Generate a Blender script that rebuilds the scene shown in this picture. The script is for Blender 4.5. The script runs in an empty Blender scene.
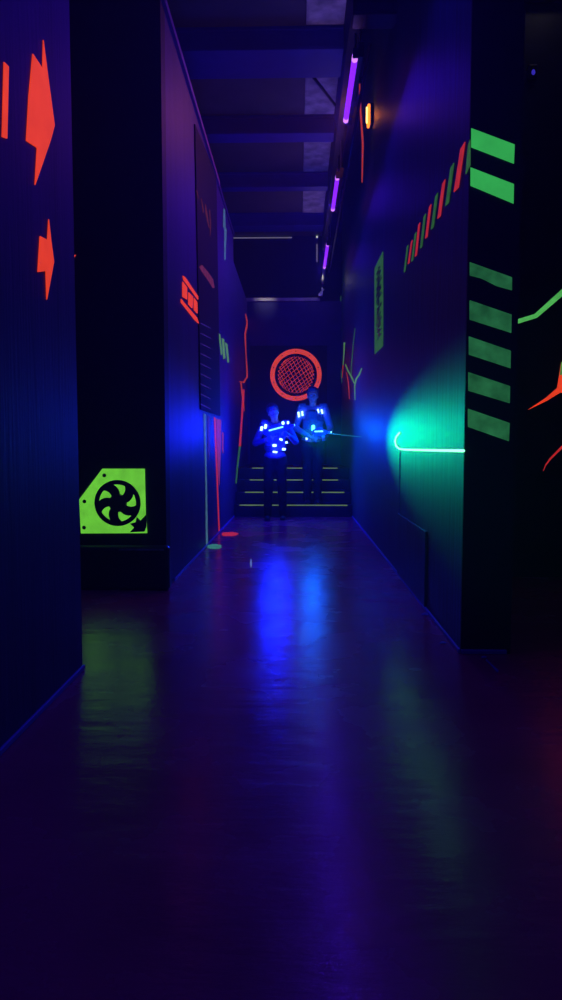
import bpy, bmesh, math, random
from mathutils import Vector, Matrix, Euler, Quaternion

S = bpy.context.scene
COL = S.collection
PI = math.pi
rnd = random.Random(7)

# ------------------------------------------------------------------ camera
F, CX, CY = 722.0, 281.0, 500.0
PITCH, YAW = math.radians(4.118), math.radians(1.343)
cam_d = bpy.data.cameras.new('camera')
cam = bpy.data.objects.new('camera', cam_d); COL.objects.link(cam)
cam.location = (0, 0, 1.0)
cam.rotation_euler = (PI/2 - PITCH, 0, YAW)
cam_d.sensor_fit = 'VERTICAL'; cam_d.sensor_height = 36.0
cam_d.lens = F/1000*36.0
cam_d.clip_start = 0.02; cam_d.clip_end = 100
S.camera = cam
CAMR = Euler((PI/2 - PITCH, 0, YAW)).to_matrix()
CAMO = Vector((0, 0, 1.0))

# ------------------------------------------------------------------ world, exposure
w = bpy.data.worlds.new('world'); S.world = w; w.use_nodes = True
bg = w.node_tree.nodes['Background']
bg.inputs[0].default_value = (0.02, 0.01, 0.12, 1); bg.inputs[1].default_value = 0.10
S.view_settings.view_transform = 'Standard'
S.view_settings.look = 'None'
S.view_settings.exposure = 0.0
S.view_settings.gamma = 1.0
S.view_settings.use_curve_mapping = False

UV_COL = (0.05, 0.008, 1.0)      # what the black-light tubes throw on the walls
UV_POWER = 12.0
VEST_COL = (0.0, 0.006, 1.0)
ORANGE_POWER = 32.0
GUN_BLUE_POWER = 95.0
GREEN_WASH_POWER = 240.0

# ------------------------------------------------------------------ helpers
def ray(px, py):
    return CAMR @ Vector(((px-CX)/F, (CY-py)/F, -1.0))
def on_x(px, py, X):
    d = ray(px, py); return CAMO + d*((X-CAMO.x)/d.x)
def on_y(px, py, Y):
    d = ray(px, py); return CAMO + d*((Y-CAMO.y)/d.y)
def on_z(px, py, Z):
    d = ray(px, py); return CAMO + d*((Z-CAMO.z)/d.z)

def tag(o, label=None, cat=None, group=None, kind=None):
    if label: o['label'] = label
    if cat: o['category'] = cat
    if group: o['group'] = group
    if kind: o['kind'] = kind
    return o

def empty(name, loc=(0, 0, 0), rot=(0, 0, 0)):
    o = bpy.data.objects.new(name, None); COL.objects.link(o)
    o.location = loc; o.rotation_euler = rot; o.empty_display_size = .05
    return o

def smooth(me, on=True):
    for p in me.polygons: p.use_smooth = on

class MB:
    def __init__(s): s.bm = bmesh.new()
    def box(s, x0, x1, y0, y1, z0, z1, bev=0.0, M=None):
        r = bmesh.ops.create_cube(s.bm, size=1.0)
        vs = r['verts']
        for v in vs:
            v.co = Vector(((x0+x1)/2 + v.co.x*(x1-x0), (y0+y1)/2 + v.co.y*(y1-y0), (z0+z1)/2 + v.co.z*(z1-z0)))
        if bev > 0:
            es = list({e for v in vs for e in v.link_edges})
            rr = bmesh.ops.bevel(s.bm, geom=es, offset=bev, segments=3, affect='EDGES', profile=.5)
            vs = list({v for f in rr['faces'] for v in f.verts} | {v for v in vs if v.is_valid})
        if M is not None: bmesh.ops.transform(s.bm, matrix=M, verts=[v for v in vs if v.is_valid])
        return s
    def tube(s, a, b, ra, rb=None, n=16, caps=True):
        a, b = Vector(a), Vector(b); rb = ra if rb is None else rb
        d = b-a; L = d.length
        M = Matrix.Translation((a+b)/2) @ d.to_track_quat('Z', 'Y').to_matrix().to_4x4()
        bmesh.ops.create_cone(s.bm, cap_ends=caps, segments=n, radius1=ra, radius2=rb, depth=L, matrix=M)
        return s
    def capsule(s, a, b, ra, rb=None, n=16):
        rb = ra if rb is None else rb
        s.tube(a, b, ra, rb, n)
        s.ell(a, (ra,)*3); s.ell(b, (rb,)*3); return s
    def ell(s, c, r, rot=None, n=16):
        M = Matrix.Translation(Vector(c))
        if rot is not None: M = M @ rot.to_4x4()
        M = M @ Matrix.Diagonal((r[0], r[1], r[2], 1))
        bmesh.ops.create_uvsphere(s.bm, u_segments=n, v_segments=max(8, n*2//3), radius=1.0, matrix=M)
        return s
    def prism(s, pts, off):
        """closed polygon of 3D points extruded by the vector off"""
        off = Vector(off)
        a = [s.bm.verts.new(Vector(p)) for p in pts]
        b = [s.bm.verts.new(Vector(p)+off) for p in pts]
        s.bm.faces.new(a); s.bm.faces.new(b[::-1])
        n = len(pts)
        for i in range(n):
            s.bm.faces.new((a[i], b[i], b[(i+1) % n], a[(i+1) % n]))
        return s
    def sweep(s, pts, r, n=8):
        for i in range(len(pts)-1):
            s.tube(pts[i], pts[i+1], r, r, n)
            s.ell(pts[i+1], (r, r, r), n=8)
        return s
    def ring(s, c, rx, ro, ri, h, ax='Y', n=64, a0=0, a1=2*PI):
        """flat annulus, face normal to -Y, thickness h toward -Y"""
        c = Vector(c); full = abs(a1-a0-2*PI) < 1e-6
        m = n if full else n+1
        rows = []
        for i in range(m):
            a = a0+(a1-a0)*i/n
            d = Vector((math.cos(a), 0, math.sin(a)))
            rows.append([s.bm.verts.new(c+d*ro), s.bm.verts.new(c+d*ro+Vector((0, -h, 0))),
                         s.bm.verts.new(c+d*ri+Vector((0, -h, 0))), s.bm.verts.new(c+d*ri)])
        for i in range(n):
            A, B = rows[i], rows[(i+1) % m]
            for k in range(4):
                s.bm.faces.new((A[k], A[(k+1) % 4], B[(k+1) % 4], B[k]))
        if not full:
            s.bm.faces.new(rows[0]); s.bm.faces.new(rows[-1][::-1])
        return s
    def mesh(s, name):
        bmesh.ops.recalc_face_normals(s.bm, faces=s.bm.faces)
        me = bpy.data.meshes.new(name); s.bm.to_mesh(me); s.bm.free(); return me
    def build(s, name, mat, parent=None, sm=False, loc=None):
        me = s.mesh(name); me.materials.append(mat)
        if sm: smooth(me)
        o = bpy.data.objects.new(name, me); COL.objects.link(o)
        if parent is not None:
            o.parent = parent
            mw = parent_world(parent)
            me.transform(mw.inverted())
        elif loc is not None:
            me.transform(Matrix.Translation(Vector(loc)).inverted()); o.location = loc
        return o

def parent_world(p):
    M = Matrix.Translation(p.location) @ p.rotation_euler.to_matrix().to_4x4()
    return parent_world(p.parent) @ M if p.parent else M

def remeshed(mb, name, mat, parent=None, voxel=.007, it=3):
    """fuse the overlapping volumes into one continuous skin"""
    me = mb.mesh(name)
    t = bpy.data.objects.new('tmp', me); COL.objects.link(t)
    m = t.modifiers.new('r', 'REMESH'); m.mode = 'VOXEL'; m.voxel_size = voxel; m.use_smooth_shade = True
    k = t.modifiers.new('s', 'SMOOTH'); k.iterations = it; k.factor = .6
    dg = bpy.context.evaluated_depsgraph_get(); dg.update()
    out = bpy.data.meshes.new_from_object(t.evaluated_get(dg))
    bpy.data.objects.remove(t); bpy.data.meshes.remove(me)
    out.name = name; out.materials.clear(); out.materials.append(mat); smooth(out)
    o = bpy.data.objects.new(name, out); COL.objects.link(o)
    if parent is not None:
        o.parent = parent; out.transform(parent_world(parent).inverted())
    return o

# ------------------------------------------------------------------ materials
def mat(name, col, rough=.5, metal=0.0, spec=.5, emit=None, es=0.0, noise=0.0, nscale=6.0, bump=0.0, bscale=40.0, streak=False, coat=0.0):
    m = bpy.data.materials.new(name); m.use_nodes = True
    nt = m.node_tree; N = nt.nodes; L = nt.links
    b = N['Principled BSDF']
    b.inputs['Base Color'].default_value = (*col, 1); b.inputs['Roughness'].default_value = rough
    b.inputs['Metallic'].default_value = metal; b.inputs['Specular IOR Level'].default_value = spec
    b.inputs['Coat Weight'].default_value = coat
    if emit: b.inputs['Specular IOR Level'].default_value = .1
    tc = N.new('ShaderNodeTexCoord'); mp = N.new('ShaderNodeMapping')
    L.new(tc.outputs['Object'], mp.inputs['Vector'])
    if streak: mp.inputs['Scale'].default_value = (1, 1, .06)
    if noise > 0:
        n = N.new('ShaderNodeTexNoise'); n.inputs['Scale'].default_value = nscale; n.inputs['Detail'].default_value = 6
        L.new(mp.outputs[0], n.inputs['Vector'])
        r = N.new('ShaderNodeMapRange'); r.inputs[1].default_value = .3; r.inputs[2].default_value = .7
        r.inputs[3].default_value = 1-noise; r.inputs[4].default_value = 1.0
        L.new(n.outputs['Fac'], r.inputs[0])
        mx = N.new('ShaderNodeMix'); mx.data_type = 'RGBA'; mx.blend_type = 'MULTIPLY'; mx.inputs[0].default_value = 1
        mx.inputs[6].default_value = (*col, 1); L.new(r.outputs[0], mx.inputs[7]); L.new(mx.outputs[2], b.inputs['Base Color'])
        if emit:
            me_ = N.new('ShaderNodeMath'); me_.operation = 'MULTIPLY'; me_.inputs[1].default_value = es
            L.new(r.outputs[0], me_.inputs[0]); L.new(me_.outputs[0], b.inputs['Emission Strength'])
    if emit:
        b.inputs['Emission Color'].default_value = (*emit, 1)
        if noise <= 0: b.inputs['Emission Strength'].default_value = es
    if bump > 0:
        n2 = N.new('ShaderNodeTexNoise'); n2.inputs['Scale'].default_value = bscale; n2.inputs['Detail'].default_value = 4
        L.new(mp.outputs[0], n2.inputs['Vector'])
        bp = N.new('ShaderNodeBump'); bp.inputs['Strength'].default_value = bump; bp.inputs['Distance'].default_value = .01
        L.new(n2.outputs['Fac'], bp.inputs['Height']); L.new(bp.outputs[0], b.inputs['Normal'])
    return m

M_wall = mat('wall_paint', (.065, .02, .20), .55, noise=.35, nscale=9, bump=.25, bscale=45, streak=True)
M_wall_r = mat('right_wall_paint', (.02, .13, .22), .5, noise=.5, nscale=30, bump=.35, bscale=90, streak=True)
M_black = mat('black_paint', (.006, .006, .012), .6, spec=.2, noise=.3)
M_recess = mat('recess_paint', (.008, .012, .022), .6, noise=.3, bump=.1)
M_pillar = mat('partition_end_paint', (.012, .02, .04), .6, noise=.3, bump=.1)
M_back = mat('back_wall_paint', (.02, .015, .13), .6, noise=.3)
M_ceil = mat('ceiling_sheet', (.12, .10, .09), .6, noise=.3, nscale=3)
M_foil = mat('insulation_foil', (.9, .85, .8), .5, noise=.75, nscale=5, bump=.5, bscale=12)
M_beam = mat('beam_paint', (.015, .015, .34), .5, noise=.2)
M_trim = mat('base_trim', (.16, .14, .75), .4)
M_cap = mat('wall_capping', (.30, .12, .40), .4)
M_plastic = mat('black_plastic', (.02, .02, .03), .35)
M_metal = mat('grey_metal', (.3, .3, .33), .35, metal=.8)
M_pale = mat('pale_metal', (.6, .6, .6), .4, metal=.2, noise=.3)
M_red_box = mat('dark_red_enamel', (.06, .003, .006), .6, noise=.3)

FO = (.87, .052, .016); FG = (.15, .62, .045); FG2 = (.035, .43, .085); FG3 = (.016, .12, .045)
M_orange = mat('fluorescent_orange', (.5, .05, .02), .6, emit=FO, es=.95, noise=.18, nscale=14)
M_orange_d = mat('fluorescent_orange_thin', (.4, .04, .02), .6, emit=(.62, .045, .016), es=.8, noise=.5, nscale=20)
M_red = mat('fluorescent_red', (.4, .02, .02), .6, emit=(.50, .022, .03), es=.9, noise=.3, nscale=16)
M_red_d = mat('fluorescent_red_thin', (.3, .02, .03), .6, emit=(.15, .012, .02), es=.9, noise=.5, nscale=16)
M_green = mat('fluorescent_green', (.1, .4, .04), .6, emit=FG, es=1.0, noise=.28, nscale=10)
M_green2 = mat('fluorescent_green_strong_uv', (.03, .3, .06), .6, emit=FG2, es=.95, noise=.18, nscale=8)  # upper stripes: stronger black light put into the colour
M_green3 = mat('fluorescent_green_weak_uv', (.02, .12, .04), .6, emit=(.018, .14, .05), es=1.0, noise=.55, nscale=14)  # lower stripes: weaker black light put into a dimmer, mottled green
M_green4 = mat('fluorescent_green_faded', (.02, .10, .03), .6, emit=(.03, .13, .03), es=.9, noise=.5, nscale=25)
M_lime = mat('fluorescent_lime', (.2, .4, .1), .6, emit=(.14, .42, .10), es=.55, noise=.3, nscale=20)
M_aqua = mat('fluorescent_aqua', (.1, .3, .3), .6, emit=(.07, .18, .26), es=.8, noise=.6, nscale=20)
M_pink = mat('fluorescent_pink', (.3, .05, .1), .6, emit=(.30, .03, .10), es=.8, noise=.4, nscale=20)
M_violet = mat('violet_paint', (.15, .05, .4), .6, emit=(.035, .015, .14), es=.8, noise=.5, nscale=20)
M_nosing = mat('glow_nosing_tape', (.1, .2, .05), .6, emit=(.14, .23, .04), es=.9, noise=.35, nscale=9)
M_tube = mat('black_light_tube', (.3, .1, .8), .3, emit=(.26, .018, 1.0), es=1.25)
M_tube_hot = mat('black_light_tube_end', (.5, .3, .8), .3, emit=(.75, .25, 1.0), es=1.2)
M_amber = mat('amber_lens', (.8, .3, .05), .3, emit=(1.0, .22, .015), es=2.2)
M_amber_core = mat('amber_filament', (1, .7, .3), .3, emit=(1.0, .62, .15), es=4.0)
M_slit = mat('light_gap', (.5, .5, .5), .5, emit=(.17, .15, .17), es=1.0)
M_slit_d = mat('light_gap_dim', (.3, .3, .3), .5, emit=(.12, .11, .16), es=1.0)
M_slit_b = mat('light_gap_bright', (.6, .6, .6), .5, emit=(.55, .6, .55), es=1.0)

# floor: worn glossy sealed concrete
M_floor = mat('sealed_floor', (.03, .012, .05), .2)
nt = M_floor.node_tree; N = nt.nodes; L = nt.links; b = N['Principled BSDF']
tc = N.new('ShaderNodeTexCoord'); mp = N.new('ShaderNodeMapping'); mp.inputs['Scale'].default_value = (1, 1.0, 1)
L.new(tc.outputs['Object'], mp.inputs[0])
n1 = N.new('ShaderNodeTexNoise'); n1.inputs['Scale'].default_value = 2.2; n1.inputs['Detail'].default_value = 8
L.new(mp.outputs[0], n1.inputs['Vector'])
cr = N.new('ShaderNodeMapRange'); cr.inputs[1].default_value = .3; cr.inputs[2].default_value = .7
cr.inputs[3].default_value = .20; cr.inputs[4].default_value = .32
L.new(n1.outputs['Fac'], cr.inputs[0]); L.new(cr.outputs[0], b.inputs['Roughness'])
ra = N.new('ShaderNodeValToRGB'); ra.color_ramp.elements[0].position = .35; ra.color_ramp.elements[0].color = (.42, .03, .15, 1)
ra.color_ramp.elements[1].position = .7; ra.color_ramp.elements[1].color = (.52, .04, .19, 1)
L.new(n1.outputs['Fac'], ra.inputs[0]); L.new(ra.outputs[0], b.inputs['Base Color'])
# trowel ripples and scuffs running across the aisle
mp2 = N.new('ShaderNodeMapping'); mp2.inputs['Scale'].default_value = (2.2, 7.0, 1)
L.new(tc.outputs['Object'], mp2.inputs[0])
n2 = N.new('ShaderNodeTexNoise'); n2.inputs['Scale'].default_value = 1.6; n2.inputs['Detail'].default_value = 7; n2.inputs['Roughness'].default_value = .62
L.new(mp2.outputs[0], n2.inputs['Vector'])
bp = N.new('ShaderNodeBump'); bp.inputs['Strength'].default_value = .42; bp.inputs['Distance'].default_value = .009
L.new(n2.outputs['Fac'], bp.inputs['Height']); L.new(bp.outputs[0], b.inputs['Normal'])
b.inputs['Specular IOR Level'].default_value = .45
b.inputs['Coat Weight'].default_value = .22; b.inputs['Coat Roughness'].default_value = .06
L.new(bp.outputs[0], b.inputs['Coat Normal'])

# ------------------------------------------------------------------ the setting
def struct(o): o['kind'] = 'structure'; return o
XL, XN, XR, XP = -.934, -.975, .795, 1.036      # corridor walls
YN, YF, YP, YQ, YB = 3.19, 5.08, 3.48, 5.60, 13.45
ZW, ZC, ZR = 4.03, 5.0, 6.2

struct(MB().box(-3.3, 3.3, -2.6, 14.6, -.1, 0).build('floor', M_floor))
struct(MB().box(-3.3, .50, -2.6, 14.6, ZC, ZC+.1).build('ceiling', M_ceil))
struct(MB().box(.50, 3.3, -2.6, 14.6, ZR, ZR+.1).build('ceiling', M_black))
struct(MB().box(-3.4, -3.3, -2.6, 14.6, 0, 6.3).build('wall_outer_left', M_black))
struct(MB().box(3.3, 3.4, -2.6, 14.6, 0, 6.3).build('wall_outer_right', M_black))
struct(MB().box(-3.3, 3.3, -2.7, -2.6, 0, 6.3).build('wall_rear', M_black))
struct(MB().box(-3.3, 3.3, 13.99, 14.09, 0, 6.3).build('wall_far', M_black))
wall_near = struct(MB().box(XN-.16, XN, -2.6, YN, 0, 4.3).build('wall_near_left', M_wall))
wall_left = struct(MB().box(XL-.2, XL, YF+.16, 10.6, 0, ZW).build('wall_left', M_wall))
struct(MB().box(XL-.2, XL, 10.6, YB, 0, 3.68).build('wall_left_far', M_wall))
wall_fan = struct(MB().box(-3.3, XL, YF, YF+.16, 0, 4.35).build('wall_front_left', M_recess))
wall_right = struct(MB().box(XR, XP-.02, YP+.02, YB, 0, ZR).build('wall_right', M_wall_r))
wall_end = struct(MB().box(XR, XP, YP, YP+.02, 0, ZR).build('wall_right_end', M_pillar))
wall_side = struct(MB().box(XP-.02, 3.3, YQ, YQ+.15, 0, 5.6).build('wall_side_right', M_recess))
wall_back = struct(MB().box(XL-.2, XR, YB, YB+.12, 0, 3.68).build('wall_back', M_back))
struct(MB().box(XL, XR, 11.30, YB, 0, .692).build('floor_landing', M_black))
struct(MB().box(XL-.03, XL+.025, YF+.01, 8.6, ZW, ZW+.05).build('trim_1', M_cap))
struct(MB().box(XL-.03, XL+.015, 8.6, 10.6, ZW, ZW+.05).build('trim_2', M_wall))
def base(name, x0, x1, y0, y1): struct(MB().box(x0, x1, y0, y1, 0, .022, .004).build(name, M_trim))
base('baseboard_near_left', XN, XN+.012, -2.0, YN)
base('baseboard_left', XL, XL+.012, 5.35, 10.45)
base('baseboard_right', XR-.012, XR, YP, 10.45)
base('baseboard_right_end', XR, XP-.02, YP-.014, YP)
# vertical edge of the opening, low kick panel and access panel of the right wall
kick = MB().box(XR-.014, XR, 4.42, 5.65, .022, .49, .003).build('kick_panel', M_wall_r, wall_right)
MB().box(XR-.006, XR, 5.645, 5.655, .49, 1.0).build('panel_joint', M_trim, wall_right)

# black bumper box at the foot of the fan wall
t = MB(); t.box(-2.6, XL+.035, YF-.10, YF-.002, .0, .315, .03)
bumper = tag(t.build('bumper_box', M_plastic, sm=False), 'low black rounded-edge box at the foot of the dark wall below the green fan sign', 'box')
MB().box(-1.25, XL-.0, YF-.106, YF-.098, .285, .297, .002).build('edge_highlight', mat('edge_highlight_tone', (.25, .3, .35), .3, noise=.6, nscale=12), bumper)  # pale strip stands in for the highlight along the box edge

# ceiling beams: I-beams crossing the hall
def ibeam(y0, y1, label):
    m = MB(); zb, zt = ZC-.22, ZC-.002; yc = (y0+y1)/2
    m.box(-3.2, .428, y0, y1, zb, zb+.03, .004)
    m.box(-3.2, .428, y0, y1, zt-.03, zt, .004)
    m.box(-3.2, .428, y0+.03, y1-.03, zb+.03, zt-.03)
    o = m.build('ceiling_beam', M_beam, loc=(-1.4, yc, zb))
    return tag(o, label, 'beam', 'dark blue beams crossing under the ceiling')
ibeam(7.16, 7.69, 'wide dark blue ceiling beam nearest the camera, above the big violet tube')
ibeam(8.99, 9.25, 'dark blue ceiling beam just beyond the pale patch with the diagonal rod')
ibeam(10.78, 10.96, 'third dark blue ceiling beam, level with the second violet tube')
ibeam(12.6, 12.95, 'farthest dark blue ceiling beam, right in front of the black bulkhead')
ibeam(5.1, 5.5, 'dark blue ceiling beam cut by the top edge of the picture')

# pale insulation patches in the bays
for y0, y1, lab in ((5.6, 7.1, 'pale purple insulation patch at the top edge of the picture'),
                    (7.75, 8.93, 'pale grey insulation patch with the diagonal rod crossing it'),
                    (9.31, 10.72, 'pale stained insulation patch beside the second violet tube'),
                    (11.02, 12.54, 'dim brownish insulation patch farthest down the ceiling')):
    m = MB(); n = 7
    m.box(.070, .425, y0, y1, ZC-.03, ZC-.002, .006)
    m.box(.085, .10, y0+.02, y1-.02, ZC-.036, ZC-.028, .002)
    tag(m.build('insulation_panel', M_foil, loc=(.27, y0, ZC-.03)), lab, 'ceiling panel', 'pale insulation panels between the beams')
# diagonal brace rod
a = Vector((.10, 7.55, 4.90)); c = Vector((.50, 8.15, 4.80))
tag(MB().tube((.09, 7.68, 4.86), (.408, 8.33, 4.80), .016).build('brace_rod', M_plastic, sm=True),
    'thin dark diagonal rod crossing the pale ceiling patch behind the first wide beam', 'rod')
# long girder carrying the tubes
m = MB(); m.box(.43, .52, 5.4, 13.4, 4.56, 4.59, .004); m.box(.465, .485, 5.4, 13.4, 4.59, 6.19); m.box(.43, .52, 5.4, 13.4, 6.16, 6.19)
m.box(.43, .435, 5.4, 13.4, 4.58, 5.05)
girder = tag(m.build('girder', M_black, loc=(.475, 9.4, 4.56)), 'long dark girder running down the aisle above the violet tubes', 'beam')
# enamel box beneath the girder
m = MB(); m.box(.41, .745, 5.70, 5.90, 4.26, 4.556, .012)
bx = m.build('junction_box', M_red_box, loc=(.58, 5.8, 4.26)); tag(bx, 'dark red metal box hanging above the nearest violet tube', 'box')
m = MB(); m.box(.43, .725, 5.692, 5.701, 4.28, 4.54, .004); m.build('cover_plate', M_red_box, bx)

# far black bulkhead light gaps
def gap(pa, pb, Y, hw, mt, lab, vertical=False):
    A, B = on_y(*pa, Y), on_y(*pb, Y)
    m = MB()
    if vertical: m.box(A.x-hw, A.x+hw, Y-.004, Y+.001, min(A.z, B.z), max(A.z, B.z))
    else: m.box(min(A.x, B.x), max(A.x, B.x), Y-.004, Y+.001, A.z-hw, A.z+hw)
    tag(m.build('light_gap', mt), lab, 'light gap', 'thin gaps of light around the black bulkhead')
gap((231, 238), (292, 238), 13.985, .010, M_slit_d, 'thin pale horizontal line of light above the black bulkhead')
gap((317, 231), (317, 238), 13.985, .016, M_slit_b, 'short bright upright gap of light, topmost of the two by the tubes', True)
gap((317, 244), (317, 262), 13.985, .008, M_slit, 'thin long upright gap of light below the short bright one', True)
# capping board on the back wall
cap = MB().box(XL-.17, .40, YB-.03, YB+.12, 3.68, 3.74, .006).build('capping_board', mat('pale_timber', (.5, .45, .42), .5, noise=.4), loc=(-.2, YB, 3.68))
tag(cap, 'pale horizontal board lying along the top of the back wall', 'board')
ld = bpy.data.lights.new('added_fill', 'SPOT'); ld.energy = 6; ld.color = (1, .93, .95); ld.shadow_soft_size = .03; ld.spot_size = .9; ld.spot_blend = 1  # added spot to brighten the capping board, no fixture there
lo = bpy.data.objects.new('added_fill_light', ld); COL.objects.link(lo); lo.location = (-.62, 13.0, 4.0)
lo.rotation_euler = (Vector((-.60, 13.42, 3.71))-Vector(lo.location)).to_track_quat('-Z', 'Y').to_euler()
# conduit, bracket at the far end of the tube line
m = MB(); m.tube((.448, 12.74, 4.10), (.442, 13.2, 3.95), .026, n=12)
cond = tag(m.build('conduit', M_pale, sm=True), 'short pale pipe running on from the farthest violet tube', 'pipe')
m = MB(); m.box(.36, .43, 13.30, 13.42, 3.745, 3.79, .006); m.box(.42, .44, 13.25, 13.4, 3.745, 3.89, .004)
m.tube((.36, 13.33, 3.77), (.47, 13.33, 3.87), .012)
br = tag(m.build('bracket', M_pale), 'small tangled pale bracket at the right end of the capping board', 'bracket')
ld = bpy.data.lights.new('added_fill', 'POINT'); ld.energy = .5; ld.color = (1, .93, .85); ld.shadow_soft_size = .04  # added point light to brighten the pale conduit and bracket
lo = bpy.data.objects.new('added_fill_light', ld); COL.objects.link(lo); lo.location = (.36, 13.0, 3.95)

# dark board on the back wall behind the round grate
P = on_y(250, 346, YB); Q = on_y(327, 346, YB)
struct(MB().box(P.x, Q.x, YB-.03, YB-.002, .70, P.z, .004).build('wall_board_back', M_black))

# ------------------------------------------------------------------ stairs
st = empty('staircase', (-.07, 10.48, 0)); tag(st, 'four dark steps with glowing yellow-green edge strips rising to the landing', 'stairs')
R_, T_ = .173, .255
for k in range(4):
    y0 = 10.48+k*T_
    MB().box(XL+.006, XR-.006, y0, 11.298 if k < 3 else 11.298, k*R_+.0005, (k+1)*R_, .006).build('step', mat('step_paint', (.02, .016, .05), .5, noise=.3) if k == 0 else bpy.data.materials['step_paint'], st)
ext = ((-.85, .72), (-.79, .69), (-.735, .61), (-.716, .615))
for k in range(4):
    y0 = 10.48+k*T_
    m = MB(); m.box(ext[k][0], ext[k][1], y0-.003, y0+.018, (k+1)*R_-.012, (k+1)*R_+.003, .0015)
    tag(m.build('nosing_strip', M_nosing, st), 'yellow-green glowing edge strip')
# ------------------------------------------------------------------ painted marks on the walls
def mark(name, pts, plane, v, mt, parent, label=None, off=.004):
    f = {'x': on_x, 'y': on_y, 'z': on_z}[plane]
    P = [f(px, py, v) for px, py in pts]
    if plane == 'x': d = Vector((-1, 0, 0)) if v > 0 else Vector((1, 0, 0))
    elif plane == 'y': d = Vector((0, -1, 0))
    else: d = Vector((0, 0, 1))
    m = MB(); m.prism([p + d*.0006 for p in P], d*off)
    me = m.mesh(name)
    bm = bmesh.new(); bm.from_mesh(me); bmesh.ops.triangulate(bm, faces=[f_ for f_ in bm.faces if len(f_.verts) > 4]); bm.to_mesh(me); bm.free()
    me.materials.append(mt)
    o = bpy.data.objects.new(name, me); COL.objects.link(o)
    if parent is not None: o.parent = parent; me.transform(parent_world(parent).inverted())
    if label: o['label'] = label
    return o
def stroke(pts, wd):
    """polyline with widths -> outline in photograph coordinates of the painted stroke"""
    n = len(pts); Lf, Rt = [], []
    for i in range(n):
        a = Vector(pts[max(0, i-1)]); c = Vector(pts[min(n-1, i+1)])
        d = (c-a).normalized(); q = Vector((-d.y, d.x))
        ww = wd[i] if isinstance(wd, (list, tuple)) else wd
        p = Vector(pts[i]); Lf.append(tuple(p+q*ww/2)); Rt.append(tuple(p-q*ww/2))
    return Lf + Rt[::-1]

def z(pts, s, ox, oy): return [(x/s+ox, y/s+oy) for x, y in pts]

mark('painted_arrow', z([(100,168),(131,215),(133,125),(147,235),(168,392),(155,440),(107,578),(114,462),(80,440),(88,300)],3.125,0,0), 'x', XN, M_orange, wall_near, 'large orange arrow painted on the near wall')
mark('painted_bar', z([(10,194),(24,208),(19,433),(4,428)],3.125,0,0), 'x', XN, M_orange, wall_near, 'orange bar left of the large arrow')
mark('painted_arrow', z([(123,738),(146,750),(150,685),(158,760),(166,818),(158,860),(144,936),(141,847),(116,850)],3.125,0,0), 'x', XN, M_orange, wall_near, 'small orange arrow below the large one')
mark('painted_arrow_tip', z([(200,797),(238,797),(220,820),(200,836)],3.125,0,0), 'y', YF, M_orange, wall_fan, 'orange tip painted on the dark wall')

# left corridor wall
mark('painted_streak', z([(243,38),(249,44),(251,120),(256,135),(251,275),(246,270),(247,135),(241,120)],4.55,170,200), 'x', XL, M_aqua, wall_left, 'thin pale aqua streak near the wall top')
for q in ([(220,606),(227,612),(237,700),(231,706)], [(235,628),(245,634),(251,720),(242,724)], [(250,648),(260,655),(268,738),(261,740)]):
    mark('painted_tick', z(q,4.55,170,200), 'x', XL, M_lime, wall_left, 'green upright tick')
mark('painted_crack', z(stroke([(343,518),(352,560),(341,610),(345,700),(349,760),(351,810)],[2,8,6,3,5,6]),4.55,170,200), 'x', XL, M_orange_d, wall_left, 'orange crack line')
mark('painted_crack', z(stroke([(352,800),(335,830),(314,826)],[4,8,3]),4.55,170,200), 'x', XL, M_orange_d, wall_left)
mark('painted_crack', z(stroke([(322,830),(328,880),(338,960)],[4,6,2]),4.55,170,200), 'x', XL, M_orange_d, wall_left)
mark('painted_crack', z(stroke([(516,-30),(514,0),(510,60),(505,130)],[4,6,4,6]),2.81,60,400), 'x', XL, M_red, wall_left)
mark('painted_crack', z(stroke([(505,130),(499,180),(494,235)],[5,4,3]),2.81,60,400), 'x', XL, M_green4, wall_left, 'fading green end of the crack line')

# paint drips under the banner and their puddles on the floor
mark('paint_drip', z([(403,38),(409,40),(411,200),(415,412),(410,412),(408,200)],2.81,60,400), 'x', XL, M_aqua, wall_left, 'pale aqua paint drip')
mark('paint_drip', z([(432,48),(436,50),(441,180),(448.5,375),(445.5,376),(438.5,200)],2.81,60,400), 'x', XL, M_red, wall_left, 'red paint drip')
mark('paint_drip', z([(438,52),(452,56),(451,130),(447,240),(443,200)],2.81,60,400), 'x', XL, M_pink, wall_left, 'pink paint drip')
mark('paint_drip', z([(414,46),(419,46),(420,140),(417,170),(415,140)],2.81,60,400), 'x', XL, M_violet, wall_left, 'short violet paint drip')
mark('paint_drip', z([(455,90),(459,92),(458,150),(455,140)],2.81,60,400), 'x', XL, M_pink, wall_left, 'short pink paint drip')
def puddle(cx, cy, rx, ry, mt, lab, seed):
    r = random.Random(seed)
    pts = [(cx+math.cos(a)*rx*(1+.12*r.uniform(-1, 1)), cy+math.sin(a)*ry*(1+.15*r.uniform(-1, 1))) for a in [2*PI*i/20 for i in range(20)]]
    o = mark('paint_puddle', pts, 'z', 0.0, mt, None, off=.003); tag(o, lab, 'paint puddle')
puddle(214.5, 546.6, 7.2, 2.4, mat('aqua_puddle', (.1, .3, .2), .5, emit=(.05, .28, .17), es=.8, noise=.4), 'aqua-green paint puddle on the floor at the foot of the left wall', 1)
puddle(229.5, 534.2, 8.2, 1.9, M_red, 'red paint puddle on the floor beyond the aqua one', 2)
puddle(251, 563.6, .8, 4.0, mat('white_chip', (.5, .6, .6), .5, emit=(.12, .22, .3), es=.8), 'tiny pale scrap lying on the floor before the stairs', 3)

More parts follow.
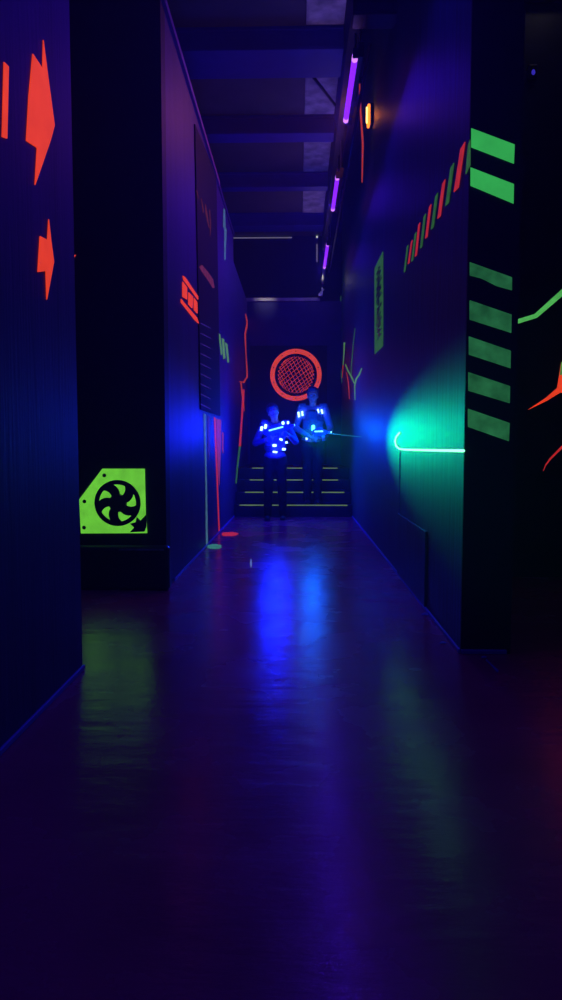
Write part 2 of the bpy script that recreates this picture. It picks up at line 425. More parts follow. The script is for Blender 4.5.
# right wall : dashed diagonal, green poster, graffiti lines
tk = [(185,595,660,3.2),(195,583,640,3.4),(204,564,634,3.8),(213,541,622,4.0),(226,520,602,4.6),(239,497,578,5),(254,470,556,6),(271,438,530,7),(291,399,499,8),(315,350,465,11)]
for i, (x, yt, yb, wd) in enumerate(tk):
    h = wd*.5; ln = 2+wd*.55
    mark('painted_dash', z([(x+ln-h, yt+wd),(x+ln+h, yt-wd*.6),(x-ln+h, yb-wd),(x-ln-h, yb)],2.422,330,0), 'x', XR, M_red if i % 2 else M_green4, wall_right, 'red slanting dash' if i % 2 else 'green slanting dash')
mark('painted_dash', z([(336,352),(341,338),(341,400),(330,422)],2.422,330,0), 'x', XR, M_green4, wall_right, 'green slanting dash')

# tall green poster
po = [(383.3,251.5),(383.3,346),(375.2,354),(375.0,268.5)]
o = mark('poster', po, 'x', XR, M_green4, None, off=.006)
tag(o, 'tall narrow green poster with dark scribbles on the right wall', 'poster')
Pp = [on_x(px, py, XR-.0065) for px, py in po]
r = random.Random(5)
def bil(u, v):
    top = Pp[3].lerp(Pp[0], u); bot = Pp[2].lerp(Pp[1], u); return bot.lerp(top, v)
m = MB()
for k in range(9):
    v0 = .12+.78*k/9; pts = []
    for j in range(7):
        pts.append(bil(.15+.7*((j % 2)*.6+r.random()*.4), v0+.10*j/6+.02*r.random()))
    m.sweep(pts, .006, 5)
m.build('scribble', M_plastic, o)

g = lambda pts, wd, mt, lab=None: mark('painted_line', z(stroke(pts, [q*.65 for q in wd]), 5.62, 300, 230), 'x', XR, mt, wall_right, lab)
g([(180,130),(178,250),(180,380),(190,500)], [3,8,10,4], M_red_d, 'dim red upright line')
g([(198,360),(196,420),(188,480)], [4,14,3], M_red)
g([(230,370),(228,500),(232,560),(215,590)], [3,7,6,3], M_green4)
g([(228,580),(222,700),(232,800),(236,860)], [4,5,5,2], M_green4)
g([(250,632),(248,690),(243,760)], [12,7,4], M_lime, 'lime upright dash')
g([(243,760),(238,830)], [5,3], M_orange_d)
g([(256,755),(270,790),(290,825),(306,862)], [8,9,12,8], M_lime, 'lime branching line')
g([(310,552),(300,640),(290,760),(288,810)], [2,4,5,8], M_green4)
g([(348,776),(335,810),(315,840),(308,880),(310,955)], [5,12,12,8,4], M_lime)
g([(262,800),(272,850),(276,900),(278,950)], [4,6,5,3], M_orange_d)
mark('painted_line', z(stroke([(72,203),(74,260),(80,350),(78,442)],[2,4,4,2]),2.422,330,0), 'x', XR, M_orange_d, wall_right, 'thin orange gleam painted on beside the violet tube')  # orange gleam of a reflective wall line, put in as glowing colour

# stripes on the end of the right wall
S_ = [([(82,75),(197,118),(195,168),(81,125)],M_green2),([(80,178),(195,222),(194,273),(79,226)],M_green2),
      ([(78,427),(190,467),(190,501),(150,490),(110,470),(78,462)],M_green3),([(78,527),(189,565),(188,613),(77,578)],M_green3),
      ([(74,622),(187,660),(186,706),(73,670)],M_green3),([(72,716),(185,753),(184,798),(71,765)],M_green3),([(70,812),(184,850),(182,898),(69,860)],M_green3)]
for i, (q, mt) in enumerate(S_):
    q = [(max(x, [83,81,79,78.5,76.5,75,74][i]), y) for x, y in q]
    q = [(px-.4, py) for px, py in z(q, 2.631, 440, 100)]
    mark('painted_stripe', q, 'y', YP, mt, wall_end, 'bright green slanting stripe' if i < 2 else 'mottled dark green slanting stripe, weaker black light painted in')

# graffiti on the side wall beyond the opening
mark('painted_line', z(stroke([(40,222),(60,216),(178,180),(320,55),(420,0)],[20,22,22,28,28]),5.0,500,280), 'y', YQ, mat('green_line_paint', (.05,.3,.1), .6, emit=(.10,.55,.12), es=.85, noise=.3, nscale=14), wall_side, 'bent green line')
mark('painted_spike', z([(138,650),(230,588),(285,540),(305,415),(330,380),(420,250),(440,300),(420,560),(330,565),(300,563),(235,603)],5.0,500,280), 'y', YQ, M_orange, wall_side, 'orange star spike')
mark('painted_spike', z([(305,415),(330,380),(420,250),(330,420),(312,474),(298,476)],5.0,500,280), 'y', YQ-.005, M_lime, wall_side, 'yellow-green edge of the spike', off=.003)
mark('painted_line', z(stroke([(216,955),(228,925),(250,895),(310,835),(420,730)],[2,5,8,11,18]),5.0,500,280), 'y', YQ, M_red, wall_side, 'thin red curved line')
# small blue sensor and a lit tray high on that wall
P = on_y(532, 73, YQ)
se = tag(MB().box(P.x-.035, P.x+.035, P.y-.03, P.y-.001, P.z-.05, P.z+.05, .01).build('sensor_box', M_plastic), 'tiny box with a dim blue lamp high on the dark right-hand wall', 'sensor')
MB().ell((P.x, P.y-.032, P.z-.01), (.014, .008, .02)).build('lamp', mat('blue_led', (.05,.05,.5), .3, emit=(.03,.02,.42), es=1.0), se)
P = on_y(517, 3.5, YQ)
tr = MB(); tr.box(P.x, P.x+1.2, YQ-.12, YQ-.002, P.z, P.z+.05, .004)
tray = tag(tr.build('cable_tray', mat('tray_metal', (.5,.45,.42), .5, emit=(.05,.045,.04), es=0, noise=.5, nscale=12)), 'pale cable tray high on the side wall at the top right corner', 'cable tray')
for k in range(9):
    xx = P.x+.04+k*.13
    MB().box(xx, xx+.02, YQ-.126, YQ-.119, P.z+.003, P.z+.045).build('rib', M_pale, tray)
ld = bpy.data.lights.new('added_fill', 'POINT'); ld.energy = .4; ld.color = (1, .88, .8); ld.shadow_soft_size = .03  # added point light to brighten the tray, no fixture there
lo = bpy.data.objects.new('added_fill_light', ld); COL.objects.link(lo); lo.location = (P.x+.25, YQ-.30, P.z+.12)

# blue paint flecks on the floor by the right wall
for (cx_, cy_, rx, ry, lab) in ((425, 614.5, 3.5, 1.2, 'small blue paint fleck on the floor beside the kick panel'), (443, 643, 3.2, 1.0, 'small blue paint fleck on the floor near the corner of the right wall'),
                        (484, 657.5, 2.8, .9, 'blue paint fleck on the floor under the striped wall end')):
    o = mark('paint_fleck', [(cx_+rx*math.cos(a), cy_+ry*math.sin(a)*(1+.3*math.sin(3*a))) for a in [2*PI*i/12 for i in range(12)]], 'z', 0, M_trim, None, off=.003); tag(o, lab, 'paint fleck')
o = mark('tape_strip', stroke([(486,660),(491,665),(498,672)], [1.2, 1.2, 2.4]), 'z', 0, M_trim, None, off=.003); tag(o, 'short blue tape strip on the floor below the striped wall end', 'tape')

# ------------------------------------------------------------------ black banner on the left wall
bn = empty('banner', tuple(on_x(210, 412, XL)))
tag(bn, 'tall black banner with faint painted figures hanging on the left wall', 'banner')
o = mark('banner_cloth', [(193.8,124),(199.8,409.5),(219.3,416),(215.2,176)], 'x', XL, mat('black_cloth', (.008,.006,.012), .8, noise=.4), bn, off=.012)
bw = lambda pts, wd, mt, s, ox, oy, lab: mark('banner_figure', z(stroke(pts, wd), s, ox, oy), 'x', XL+.0135, mt, bn, lab, off=.002)
M_bo = mat('faint_orange_ink', (.2,.05,.02), .7, emit=(.10,.02,.012), es=.7, noise=.6, nscale=12)
bw([(45,500),(60,560)], 6, M_bo, 7.14, 190, 120, 'faint orange stroke')
bw([(80,560),(95,660)], [4,10], M_bo, 7.14, 190, 120, 'faint orange stroke')
bw([(108,600),(118,680),(136,770)], [5,14,5], M_bo, 7.14, 190, 120, 'faint orange stroke')
bw([(138,640),(146,740),(143,830)], [4,7,3], M_bo, 7.14, 190, 120, 'faint orange stroke')
bw([(138,300),(160,330),(185,365),(198,400)], [16,22,22,8], mat('pink_ink', (.3,.05,.1), .7, emit=(.16,.025,.05), es=.8, noise=.5, nscale=12), 4.55, 170, 200, 'dusky pink curved band')
for k in range(9):
    yy = 560+k*46
    bw([(138,yy),(158,yy+10),(186,yy+24)], [3,5,2], M_violet, 4.55, 170, 200, 'dim violet tick')
# orange framed sign next to the banner
sg = empty('wall_sign', tuple(on_x(190, 310, XL))); tag(sg, 'small orange sign of two slanted bars and three blocks left of the black banner', 'sign')
sgm = lambda n, q, l=None: mark(n, z(q, 4.55, 170, 200), 'x', XL, M_orange, sg, l, off=.008)
sgm('top_bar', [(56,345),(66,352),(127,442),(127,456),(60,364)])
sgm('bottom_bar', [(48,450),(60,466),(120,536),(128,562),(110,545),(48,466)])
sgm('block', [(55,372),(74,398),(74,452),(55,440)]); sgm('block', [(82,420),(101,440),(98,492),(82,474)]); sgm('block', [(107,446),(121,466),(122,516),(107,500)])

# ------------------------------------------------------------------ fan sign
fs = empty('fan_sign', tuple(on_y(115, 534, YF))); tag(fs, 'bright green cut-corner sign with a black five-blade fan, low on the dark left wall', 'sign')
Zf = lambda q: z(q, 5.98, 78, 460)
brd = mark('board', Zf([(10,235),(148,52),(400,52),(406,330),(415,436),(20,438)]), 'y', YF, M_green, fs, 'green board', off=.012)
yf = YF-.0135
def fc(px, py, d=0): return on_y(px/5.98+78, py/5.98+460, yf-d)
C = fc(238, 257); Rf = (fc(370, 257)-C).length
fan = MB(); fan.ring(C, 0, Rf*1.04, Rf*.84, .012); fan_o = fan.build('fan_ring', M_plastic, fs)
m = MB(); m.tube(C, C+Vector((0, -.02, 0)), Rf*.42, Rf*.38, 32); m.build('hub', M_plastic, fs, sm=False)
for k in range(5):
    a0 = math.radians(20+72*k); pl, pr = [], []
    for j in range(9):
        t_ = j/8; rr = Rf*(.2+.7*t_); aa = a0+.55*t_*t_
        hw = Rf*(.21+.19*t_)
        c0 = C+Vector((math.cos(aa)*rr, -.001, math.sin(aa)*rr)); q_ = Vector((-math.sin(aa), 0, math.cos(aa)))
        pl.append(c0+q_*hw); pr.append(c0-q_*hw*.55)
    m = MB()
    for j in range(8): m.prism([pl[j], pl[j+1], pr[j+1], pr[j]], (0, -.010, 0))
    m.build('blade', M_plastic, fs)
for (px, py) in ((157, 92), (38, 248), (36, 404)):
    c0 = fc(px, py); MB().tube(c0, c0+Vector((0, -.006, 0)), .014, .012, 16).build('bolt', M_plastic, fs)
mark('jagged_corner_paint', Zf([(310,432),(336,404),(312,380),(345,372),(352,340),(374,362),(408,326),(410,400),(398,428)]), 'y', YF-.013, M_plastic, fs, 'black torn corner patch', off=.004).name = 'corner_patch'  # jagged black patch over the lower right corner of the board

# ------------------------------------------------------------------ round orange grate on the back wall
YG = YB-.032
gC = on_y(295.9, 375.0, YG); gR = (on_y(321.6, 375, YG)-gC).length
gr = empty('round_grate', (gC.x, YG, gC.z)); tag(gr, 'round orange grate with a woven mesh high on the back wall', 'grate')
m = MB(); m.ring(gC, 0, gR, gR*.825, .03); rg = m.build('ring', mat('orange_ring_paint', (.5,.05,.02), .6, emit=(.78,.062,.022), es=.85, noise=.2, nscale=9), gr, 'orange ring'); 
for k in range(10):
    a = math.radians(18+36*k); c0 = gC+Vector((math.cos(a)*gR*.91, -.03, math.sin(a)*gR*.91))
    MB().tube(c0, c0+Vector((0, -.01, 0)), .011, .009, 10).build('bolt', M_plastic, rg)
m = MB(); Rm = gR*.70
def dome(u, v):
    rr = min(1, math.hypot(u, v)/Rm); return Vector((gC.x+u, YG-.012-.12*math.sqrt(max(0, 1-rr*rr)), gC.z+v))
for fam, ang in enumerate((math.radians(38), math.radians(118))):
    ca, sa = math.cos(ang), math.sin(ang)
    nb = 15
    for k in range(nb):
        th = -PI/2 + PI*(k+.5)/nb; off = Rm*math.sin(th)
        half = math.sqrt(max(0, Rm*Rm-off*off)); pts = []
        for j in range(15):
            tt = -half+2*half*j/14
            pts.append(dome(ca*tt-sa*off, sa*tt+ca*off))
        m.sweep(pts, .0050, 5)
m.build('mesh_grille', mat('red_grille', (.3,.03,.02), .6, emit=(.70,.045,.02), es=.95, noise=.5, nscale=9), gr)

# ------------------------------------------------------------------ black-light tubes
def black_light(y0, y1, label):
    x, zz = .448, 4.10; yc = (y0+y1)/2
    root = empty('black_light', (x, yc, zz)); tag(root, label, 'ceiling lamp', 'violet black-light tubes down the aisle')
    MB().tube((x, y0+.03, zz), (x, y1-.03, zz), .024, n=20).build('tube', M_tube, root, True)
    for ye in (y0+.03, y1-.10):
        MB().tube((x, ye, zz), (x, ye+.07, zz), .0245, n=20).build('tube_end', M_tube_hot, root, True)
    m = MB(); m.box(x+.02, x+.07, y0, y1, zz+.03, zz+.085, .006); m.build('batten', M_plastic, root)
    for ye in (y0, y1-.025):
        MB().box(x-.022, x+.06, ye, ye+.025, zz-.03, zz+.04, .004).build('socket', M_plastic, root)
    for ye in (y0+.2, y1-.2):
        MB().tube((x+.045, ye, zz+.08), (x+.045, ye, 4.559), .006, n=8).build('hanger', M_metal, root)
    ld = bpy.data.lights.new('tube_light', 'AREA'); ld.shape = 'RECTANGLE'; ld.size = .08; ld.size_y = y1-y0-.15
    ld.energy = UV_POWER; ld.color = UV_COL
    lo = bpy.data.objects.new('tube_light', ld); COL.objects.link(lo); lo.parent = root; lo.location = (-.01, 0, -.04)
    lo.rotation_euler = (0, math.radians(42), 0)
    ld = bpy.data.lights.new('tube_light', 'AREA'); ld.shape = 'RECTANGLE'; ld.size = .06; ld.size_y = y1-y0-.15
    ld.energy = UV_POWER*.15; ld.color = (.40, .25, 1)
    lo = bpy.data.objects.new('tube_light', ld); COL.objects.link(lo); lo.parent = root; lo.location = (-.035, 0, .0)
    lo.rotation_euler = (0, math.radians(135), 0)
    return root
black_light(5.93, 7.14, 'nearest violet black-light tube hanging at the top right of the aisle')
black_light(8.48, 9.70, 'middle violet black-light tube of the three in view')
black_light(11.22, 12.72, 'farthest violet black-light tube, nearest the back wall')
for y0 in (3.2, .45):      # row continued unseen overhead, added for blue ambient light
    black_light(y0, y0+1.3, 'added violet black-light tube overhead, outside the picture')
m = MB(); m.box(.43, .52, -.2, 5.398, 4.56, 4.59, .004); m.box(.465, .485, -.2, 5.398, 4.59, 4.99)
tag(m.build('girder', M_black), 'near end of the dark girder above the overhead tubes', 'beam')
m = MB(); m.tube((.56, 5.95, 4.17), (.56, 13.3, 4.17), .014, n=10)
for yy in (6.5, 9.1, 11.9): m.box(.485, .575, yy, yy+.03, 4.16, 4.20); m.box(.483, .50, yy, yy+.03, 4.19, 4.559)
tag(m.build('cable_pipe', M_plastic, sm=True), 'thin black cable pipe running alongside the violet tubes', 'pipe')

# ------------------------------------------------------------------ amber wall lamp
P = on_x(373, 116, XR)
al = empty('amber_lamp', tuple(P)); tag(al, 'small glowing amber lamp high on the right wall', 'wall lamp')
MB().box(XR-.035, XR-.001, P.y-.09, P.y+.09, P.z-.10, P.z+.10, .012).build('housing', M_plastic, al)
MB().box(XR-.062, XR-.034, P.y-.05, P.y+.05, P.z-.11, P.z+.11, .012).build('lens', M_amber, al)
MB().tube((XR-.064, P.y-.02, P.z-.08), (XR-.064, P.y-.02, P.z+.08), .012).build('filament', M_amber_core, al, True)
ld = bpy.data.lights.new('amber_light', 'SPOT'); ld.spot_size = math.radians(165); ld.spot_blend = .6; ld.energy = ORANGE_POWER; ld.color = (1, .20, .03); ld.shadow_soft_size = .06
lo = bpy.data.objects.new('amber_light', ld); COL.objects.link(lo); lo.parent = al; lo.location = (-.16, -.02, 0); lo.rotation_euler = (0, PI/2, 0)
ld = bpy.data.lights.new('amber_light', 'POINT'); ld.energy = .7; ld.color = (1, .20, .03); ld.shadow_soft_size = .03
lo = bpy.data.objects.new('amber_light', ld); COL.objects.link(lo); lo.parent = al; lo.location = (-.12, -.02, 0)

# ------------------------------------------------------------------ laser line on the right wall and the beam
m = MB()
pts = [on_x(px, py, XR-.006) for px, py in ((399.5,432.5),(396,437),(394.8,441),(396,446),(399,448.8),(404,449.6),(430,450.3),(463.5,450.8))]
m.sweep(pts, .0065, 6)
o = tag(m.build('laser_line', mat('green_laser', (.3,1,.5), .5, emit=(.18, 1.0, .40), es=3.2)), 'bright green hooked line of laser light on the right wall', 'laser line')
A, B = Vector((.415, 10.13, 1.205)), on_x(397, 441, XR-.01)
m = MB(); m.tube(A, A.lerp(B, .62), .0045, .003, 6)
o = tag(m.build('laser_beam', mat('green_beam', (.05,.3,.1), .5, emit=(.006, .12, .06), es=1.5)), 'thin dim green laser beam from the right player toward the right wall', 'laser beam')

# ------------------------------------------------------------------ laser-tag phasers
def gun(origin, fwd, up, label):
    f = Vector(fwd).normalized(); s_ = f.cross(Vector(up)).normalized(); u = s_.cross(f)
    R = Matrix((f, -s_, u)).transposed()
    root = empty('laser_gun', origin, R.to_euler()); tag(root, label, 'laser gun')
    Mw = parent_world(root)
    def part(name, mb, mt, sm=False):
        me = mb.mesh(name); me.materials.append(mt); smooth(me, sm)
        o = bpy.data.objects.new(name, me); COL.objects.link(o); o.parent = root; return o
    prof = [(-.17,.0),(-.17,.045),(-.12,.07),(.02,.075),(.10,.055),(.17,.045),(.17,-.005),(.06,-.03),(-.06,-.02),(-.12,-.015)]
    m = MB(); m.prism([(x, -.026, zz) for x, zz in prof], (0, .052, 0)); part('body', m, M_gun)
    m = MB(); m.tube((.16, 0, .02), (.25, 0, .02), .02, .017, 16); part('barrel', m, M_gun, True)
    m = MB(); m.tube((.248, 0, .02), (.256, 0, .02), .0125, n=16); part('muzzle_lens', m, M_gl, True)
    m = MB(); m.prism([(-.13,-.016,-.01),(-.07,-.016,-.01),(-.095,-.016,-.12),(-.15,-.016,-.11)], (0,.032,0)); part('grip', m, M_gun)
    m = MB(); m.prism([(.06,-.015,-.02),(.11,-.015,-.0),(.115,-.015,-.095),(.07,-.015,-.1)], (0,.030,0)); part('front_grip', m, M_gun)
    m = MB(); m.sweep([Vector(p) for p in ((-.07,0,-.02),(-.06,0,-.06),(-.02,0,-.065),(.0,0,-.025))], .005, 6); part('trigger_guard', m, M_gun)
    m = MB(); m.box(-.055, -.045, -.004, .004, -.05, -.015, .002); part('trigger', m, M_metal)
    m = MB(); m.box(-.10, .10, -.03, .03, .025, .045, .004); part('light_strip', m, M_gl)
    m = MB(); m.box(-.06, .06, -.012, .012, .074, .088, .004); part('sight', m, M_gun)
    return root, Mw
M_gun = mat('gun_shell', (.06, .12, .5), .35)
M_gl = mat('gun_light', (.2,.5,.9), .3, emit=(.12, .45, 1.0), es=3.5)
M_led = mat('vest_led', (.6,.7,1), .3, emit=(.09, .18, 1.0), es=13)
M_led_c = mat('vest_chest_led', (.6,.9,1), .3, emit=(.06, .60, .75), es=6)
M_skin = mat('skin', (.5, .34, .30), .55)
M_shirt_a = mat('dark_shirt', (.05, .05, .30), .8, noise=.3)
M_shirt_b = mat('pale_shirt', (.20, .26, .50), .8, noise=.3)
M_trou = mat('dark_trousers', (.006, .008, .018), .85, spec=.1, noise=.3)
M_trou_b = mat('navy_trousers', (.010, .03, .035), .85, spec=.1, noise=.3)
M_shoe = mat('dark_shoes', (.02, .02, .03), .5)
M_vest = mat('vest_fabric', (.03, .05, .32), .7, noise=.4, nscale=25)
M_hair = mat('dark_hair', (.04, .04, .18), .6, noise=.5, nscale=80)
M_eye = mat('eye', (.5,.5,.6), .2); M_lip = mat('lips', (.25,.1,.15), .5)

def hand(mb, wrist, d, nrm, side):
    """palm, four curled fingers of unequal length, thumb from the side of the palm"""
    d = Vector(d).normalized(); n = (Vector(nrm)-d*Vector(nrm).dot(d)).normalized(); a = d.cross(n)*side
    w_ = Vector(wrist)
    Rm_ = Matrix((a, d, n)).transposed()
    mb.capsule(w_-d*.01, w_+d*.02, .024, .026)
    mb.ell(w_+d*.048, (.040, .048, .016), Rm_)
    for i, (o_, L_) in enumerate(((.030, .070), (.010, .080), (-.010, .074), (-.029, .058))):
        p = w_+d*(.086-abs(o_-.006)*.25)+a*o_
        for ang, fr, r0 in ((30, .45, .0092), (80, .32, .0084), (125, .25, .0076)):
            q = math.radians(ang); v = d*math.cos(q)+n*math.sin(q)
            e = p+v*L_*fr; mb.capsule(p, e, r0, r0*.93, 8); p = e
    p = w_+d*.025+a*.034
    for v, l, r0 in (((d*.55+a*.7+n*.4), .036, .0115), ((d*.8+a*.1+n*.65), .030, .0095)):
        v = v.normalized(); e = p+v*l; mb.capsule(p, e, r0, r0*.9, 8); p = e

def person(name_lab, at, H, feet, gunM, grips, elbows, head_tilt, mats, cat='person', hairlong=False, leds=()):
    """at: x,y,z of the ground point; H: height; faces -Y"""
    k = H/1.72; O = Vector(at)
    V = lambda x, y, zz: O+Vector((x, y, zz))*k
    root = empty('person', at); tag(root, name_lab, cat)
    neck, headc = V(0, .0, 1.455), V(0, -.015, 1.60)
    rot = Euler(head_tilt).to_matrix()
    hc = neck + rot @ (headc-neck)
    sh = [V(-.175, .0, 1.40), V(.175, .0, 1.40)]
    hip = [V(-.085, 0, .90), V(.085, 0, .90)]
    ank = [V(feet[0][0], feet[0][1]+.02, .085), V(feet[1][0], feet[1][1]+.02, .085)]
    kne = [(hip[i]*.5+ank[i]*.5)+Vector((0, -.035, .03))*k for i in (0, 1)]
    elb = [O+Vector(e)*k for e in elbows]
    wr = []; hd = []
    for i, (gp, dd, nn) in enumerate(grips):
        d = (gunM.to_3x3() @ Vector(dd)).normalized(); n = (gunM.to_3x3() @ Vector(nn)).normalized()
        g_ = gunM @ Vector(gp); fw = (g_-elb[i]).normalized()
        d = (fw*.65+d*.35).normalized()
        wv = g_-d*.062-n*.028
        wr.append(wv); hd.append((d, n))
    # body, one skin
    b_ = MB()
    HR = Matrix.Identity(3); HR = rot
    hp = lambda x, y, zz: hc+rot @ (Vector((x, y, zz))*k)
    b_.ell(hp(0, .012, .02), (.074*k, .093*k, .095*k), HR, 24)
    b_.ell(hp(0, -.018, -.045), (.056*k, .066*k, .070*k), HR, 20)
    b_.ell(hp(0, -.062, -.093), (.026*k, .022*k, .018*k), HR)          # chin
    b_.capsule(hp(0, -.083, .012), hp(0, -.104, -.026), .008*k, .0125*k, 10)  # nose
    b_.ell(hp(0, -.080, -.062), (.024*k, .012*k, .009*k), HR)          # mouth
    b_.ell(hp(0, -.074, .032), (.052*k, .018*k, .010*k), HR)           # brow
    for s_ in (-1, 1):
        b_.ell(hp(s_*.075, .012, -.012), (.010*k, .020*k, .032*k), HR)  # ear
        b_.ell(hp(s_*.040, -.052, -.030), (.022*k, .022*k, .022*k), HR)  # cheek
    b_.capsule(neck-Vector((0, 0, .03))*k, hp(0, .012, -.06), .055*k, .052*k)
    b_.ell(V(0, 0, 1.30), (.155*k, .095*k, .155*k)); b_.ell(V(0, 0, 1.12), (.135*k, .088*k, .16*k)); b_.ell(V(0, 0, .95), (.150*k, .10*k, .12*k))
    b_.capsule(sh[0], sh[1], .052*k)
    for i in (0, 1):
        b_.capsule(sh[i], elb[i], .048*k, .037*k); b_.capsule(elb[i], wr[i], .037*k, .025*k)
        b_.capsule(hip[i], kne[i], .078*k, .053*k); b_.capsule(kne[i], ank[i], .053*k, .036*k)
        b_.ell(kne[i].lerp(ank[i], .3)+Vector((0, .02, 0))*k, (.046*k, .048*k, .10*k))
        b_.capsule(ank[i]-Vector((0, .0, .045))*k, ank[i]+Vector((0, -.13, -.058))*k, .032*k, .025*k)
        hand(b_, wr[i], hd[i][0], hd[i][1], 1 if i == 0 else -1)
    body = remeshed(b_, 'body', M_skin, root, .0065, 3)
    for s_ in (-1, 1):
        MB().ell(hp(s_*.032, -.077, .008), (.014*k, .009*k, .008*k), HR, 12).build('eye', M_eye, body, True)
    # hair
    h = MB(); h.ell(hp(0, .040, .046), (.092*k, .100*k, .090*k), HR, 24); h.ell(hp(0, .055, -.02), (.074*k, .060*k, .08*k), HR, 20)
    h.ell(hp(-.015, -.035, .094), (.060*k, .048*k, .030*k), HR)
    for s_ in (-1, 1): h.ell(hp(s_*.074, .012, .022), (.014*k, .035*k, .045*k), HR)
    if hairlong:
        for s_ in (-1, 1): h.capsule(hp(s_*.070, .03, .0), hp(s_*.078, .03, -.13), .022*k, .018*k)
    remeshed(h, 'hair', mats['hair'], root, .008, 2)
    # shirt with sleeves to the wrist
    c_ = MB(); c_.ell(V(0, 0, 1.30), (.172*k, .112*k, .16*k)); c_.ell(V(0, 0, 1.12), (.155*k, .108*k, .18*k)); c_.ell(V(0, 0, .95), (.168*k, .118*k, .10*k))
    c_.capsule(sh[0], sh[1], .064*k)
    for i in (0, 1):
        c_.capsule(sh[i], elb[i], .062*k, .050*k); c_.capsule(elb[i], elb[i].lerp(wr[i], .80), .050*k, .036*k)
    remeshed(c_, 'shirt', mats['shirt'], root, .010, 3)
    # trousers
    tr_ = MB(); tr_.ell(V(0, 0, .93), (.162*k, .112*k, .10*k))
    for i in (0, 1):
        tr_.capsule(hip[i], kne[i], .094*k, .072*k); tr_.capsule(kne[i], ank[i]+Vector((0, .005, .0))*k, .072*k, .060*k)
    remeshed(tr_, 'trousers', mats['trousers'], root, .010, 2)
    for i in (0, 1):
        s = MB(); a_ = ank[i]; s.ell(Vector((a_.x, a_.y+.005, O.z+.05*k)), (.043*k, .055*k, .05*k)); s.ell(Vector((a_.x, a_.y-.095*k, O.z+.036*k)), (.045*k, .10*k, .034*k))
        s.box(a_.x-.042*k, a_.x+.042*k, a_.y-.175*k, a_.y+.05*k, O.z+.004, O.z+.022*k, .008)
        remeshed(s, 'shoe', M_shoe, root, .006, 1)
    # vest: padded shell, shoulder pods and lamps
    v_ = MB(); v_.ell(V(0, -.01, 1.26), (.180*k, .130*k, .17*k)); v_.ell(V(0, -.01, 1.10), (.170*k, .128*k, .15*k))
    for s_ in (-1, 1):
        v_.box(*(lambda c0: (c0.x-.055*k, c0.x+.055*k, c0.y-.075*k, c0.y+.085*k, c0.z-.03*k, c0.z+.03*k))(V(s_*.155, 0, 1.455)), .0)
        v_.box(*(lambda c0: (c0.x-.055*k, c0.x+.055*k, c0.y-.03*k, c0.y+.0*k, c0.z-.065*k, c0.z+.065*k))(V(s_*.095, -.115, 1.16)), .0)
    v_.box(*(lambda c0: (c0.x-.07*k, c0.x+.07*k, c0.y-.025*k, c0.y+.02*k, c0.z-.07*k, c0.z+.07*k))(V(0, -.125, 1.30)), .0)
    vest = remeshed(v_, 'vest', mats['vest'], root, .009, 3)
    for (px, py, hw, hh, yy, rt, mm) in leds:
        P_ = on_y(px, py, yy)
        M_ = Matrix.Translation(P_) @ Matrix.Rotation(math.radians(rt), 4, 'Y')
        l_ = MB(); l_.box(-hw, hw, -.012, .03, -hh, hh, min(hw, hh)*.5, M=M_)
        tag(l_.build('vest_lamp', mm, vest), 'glowing blue-white lamp' if mm is M_led else 'glowing cyan lamp')
    return root

GR = lambda: (((-.11, 0, -.065), (-.1, 0, .1), (1, 0, 0)), ((.09, 0, -.055), (0, 0, .4), (1, 0, 0)))
# left player: gun held level across the chest
g1, M1 = gun((-.285, 9.735, 1.225), (.95, -.06, .25), (-.25, 0, .97), 'blue-lit laser gun held across the chest by the left player')
person('person standing before the stairs with head tilted, glowing vest, laser gun held across chest', (-.315, 10.02, 0), 1.61,
       ((-.115, 0), (.115, .02)), M1, (((-.11, .0, -.065), (1, 0, .3), (0, -1, 0)), ((.09, 0, -.055), (-1, 0, .3), (0, -1, 0))),
       ((-.29, -.06, 1.14), (.30, -.06, 1.16)), (math.radians(10), math.radians(-14), math.radians(10)),
       dict(shirt=M_shirt_a, trousers=M_trou, vest=M_vest, hair=M_hair),
       leds=((261.5,428.5,.017,.030,9.93,12,M_led),(265.5,426.5,.017,.032,9.93,12,M_led),(283,423,.018,.020,9.93,0,M_led),(288,422.6,.014,.018,9.93,0,M_led),
             (281,439.5,.022,.014,9.865,20,M_led),(286.5,442.5,.016,.014,9.865,0,M_led),(274.5,445.5,.026,.018,9.865,0,M_led),(275,452,.032,.012,9.865,5,M_led),(283.8,449.2,.024,.016,9.865,0,M_led)))
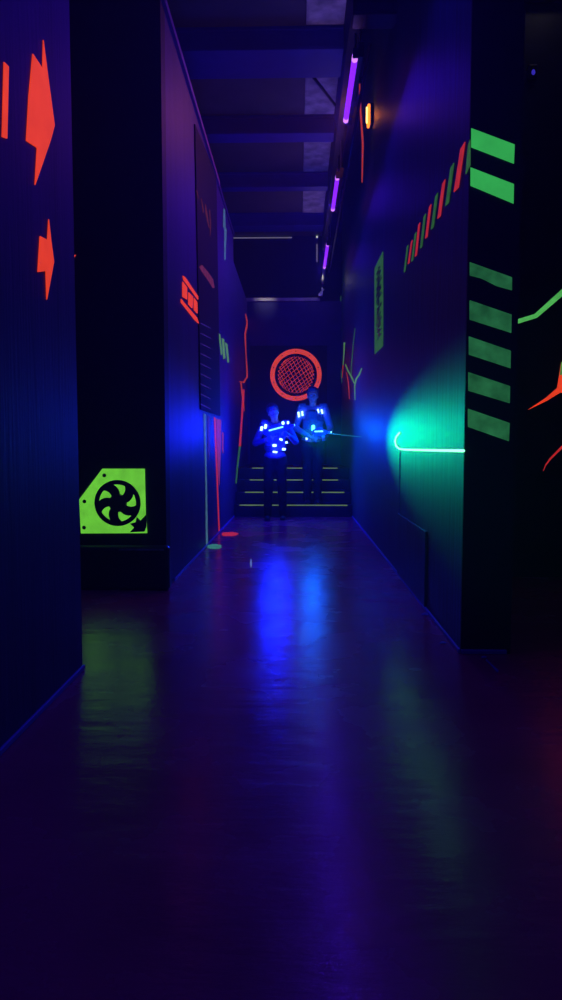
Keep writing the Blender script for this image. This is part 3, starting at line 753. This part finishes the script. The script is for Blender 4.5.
# right player: gun forward, a little to the side
g2, M2 = gun((.315, 10.29, 1.20), (.42, -.60, .0), (0, 0, 1), 'laser gun pointed forward by the right player on the stairs')
person('taller person on the first step in pale shirt and vest, aiming a laser gun', (.215, 10.635, .174), 1.71,
       ((-.075, 0), (.075, .02)), M2, (((-.11, .0, -.065), (1, 0, .1), (0, 1, 0)), ((.09, 0, -.055), (1, 0, .3), (0, -1, 0))),
       ((-.25, -.06, 1.12), (.26, -.08, 1.12)), (math.radians(4), 0, math.radians(4)),
       dict(shirt=M_shirt_b, trousers=M_trou_b, vest=mat('teal_vest_fabric', (.03,.12,.26), .7, noise=.4, nscale=25), hair=M_hair),
       leds=((298.7,414.5,.013,.038,10.54,-8,M_led),(302.4,413.5,.011,.034,10.54,-8,M_led),(318.2,411,.011,.030,10.54,-10,M_led),(322,411.5,.011,.032,10.54,-14,M_led),
             (313.2,428.7,.022,.052,10.455,0,M_led_c),(306.6,438,.012,.028,10.47,0,M_led)))

# light thrown by the vests and guns, plus an added green wash
def lamp(kind, loc, power, col, rad, target=None, size=None, blend=.4, parent=None):
    ld = bpy.data.lights.new('player_and_added_light', kind); ld.energy = power; ld.color = col; ld.shadow_soft_size = rad
    if kind == 'SPOT': ld.spot_size = size; ld.spot_blend = blend
    lo = bpy.data.objects.new('player_and_added_light', ld); COL.objects.link(lo); lo.location = loc
    if target is not None:
        lo.rotation_euler = (Vector(target)-Vector(loc)).to_track_quat('-Z', 'Y').to_euler()
lamp('POINT', (-.30, 9.46, 1.18), 56.0, VEST_COL, .16)
lamp('POINT', (.20, 9.95, 1.30), 26.0, (.0, .09, 1), .13)
lamp('SPOT', (-.05, 9.60, 1.28), GUN_BLUE_POWER*1.1, (.006, .004, 1), .04, (XL, 5.9, 1.28), math.radians(15), .9)
lamp('SPOT', (.42, 10.00, 1.22), GUN_BLUE_POWER*.26, (0, .12, 1), .03, (XR, 6.6, 1.12), math.radians(14), 1)
lamp('SPOT', (.0, 9.75, 1.20), GREEN_WASH_POWER, (.0, 1, .24), .03, (XR, 4.2, .96), math.radians(12.5), 1)  # added green spot in the gap between the players, washes the right wall

# ------------------------------------------------------------------ thin theatrical haze in the aisle
hz = MB().box(-3.35, 3.35, -2.65, 14.04, -.05, 6.25).mesh('haze')
mh = bpy.data.materials.new('haze'); mh.use_nodes = True; nt = mh.node_tree; nt.nodes.clear()
o_ = nt.nodes.new('ShaderNodeOutputMaterial'); v_ = nt.nodes.new('ShaderNodeVolumeScatter')
v_.inputs['Color'].default_value = (.5, .6, 1, 1); v_.inputs['Density'].default_value = .016; v_.inputs['Anisotropy'].default_value = .5
nt.links.new(v_.outputs[0], o_.inputs['Volume']); hz.materials.append(mh)
ho = bpy.data.objects.new('haze', hz); COL.objects.link(ho)
tag(ho, 'thin bluish theatrical haze filling the whole aisle', 'haze', kind='stuff')
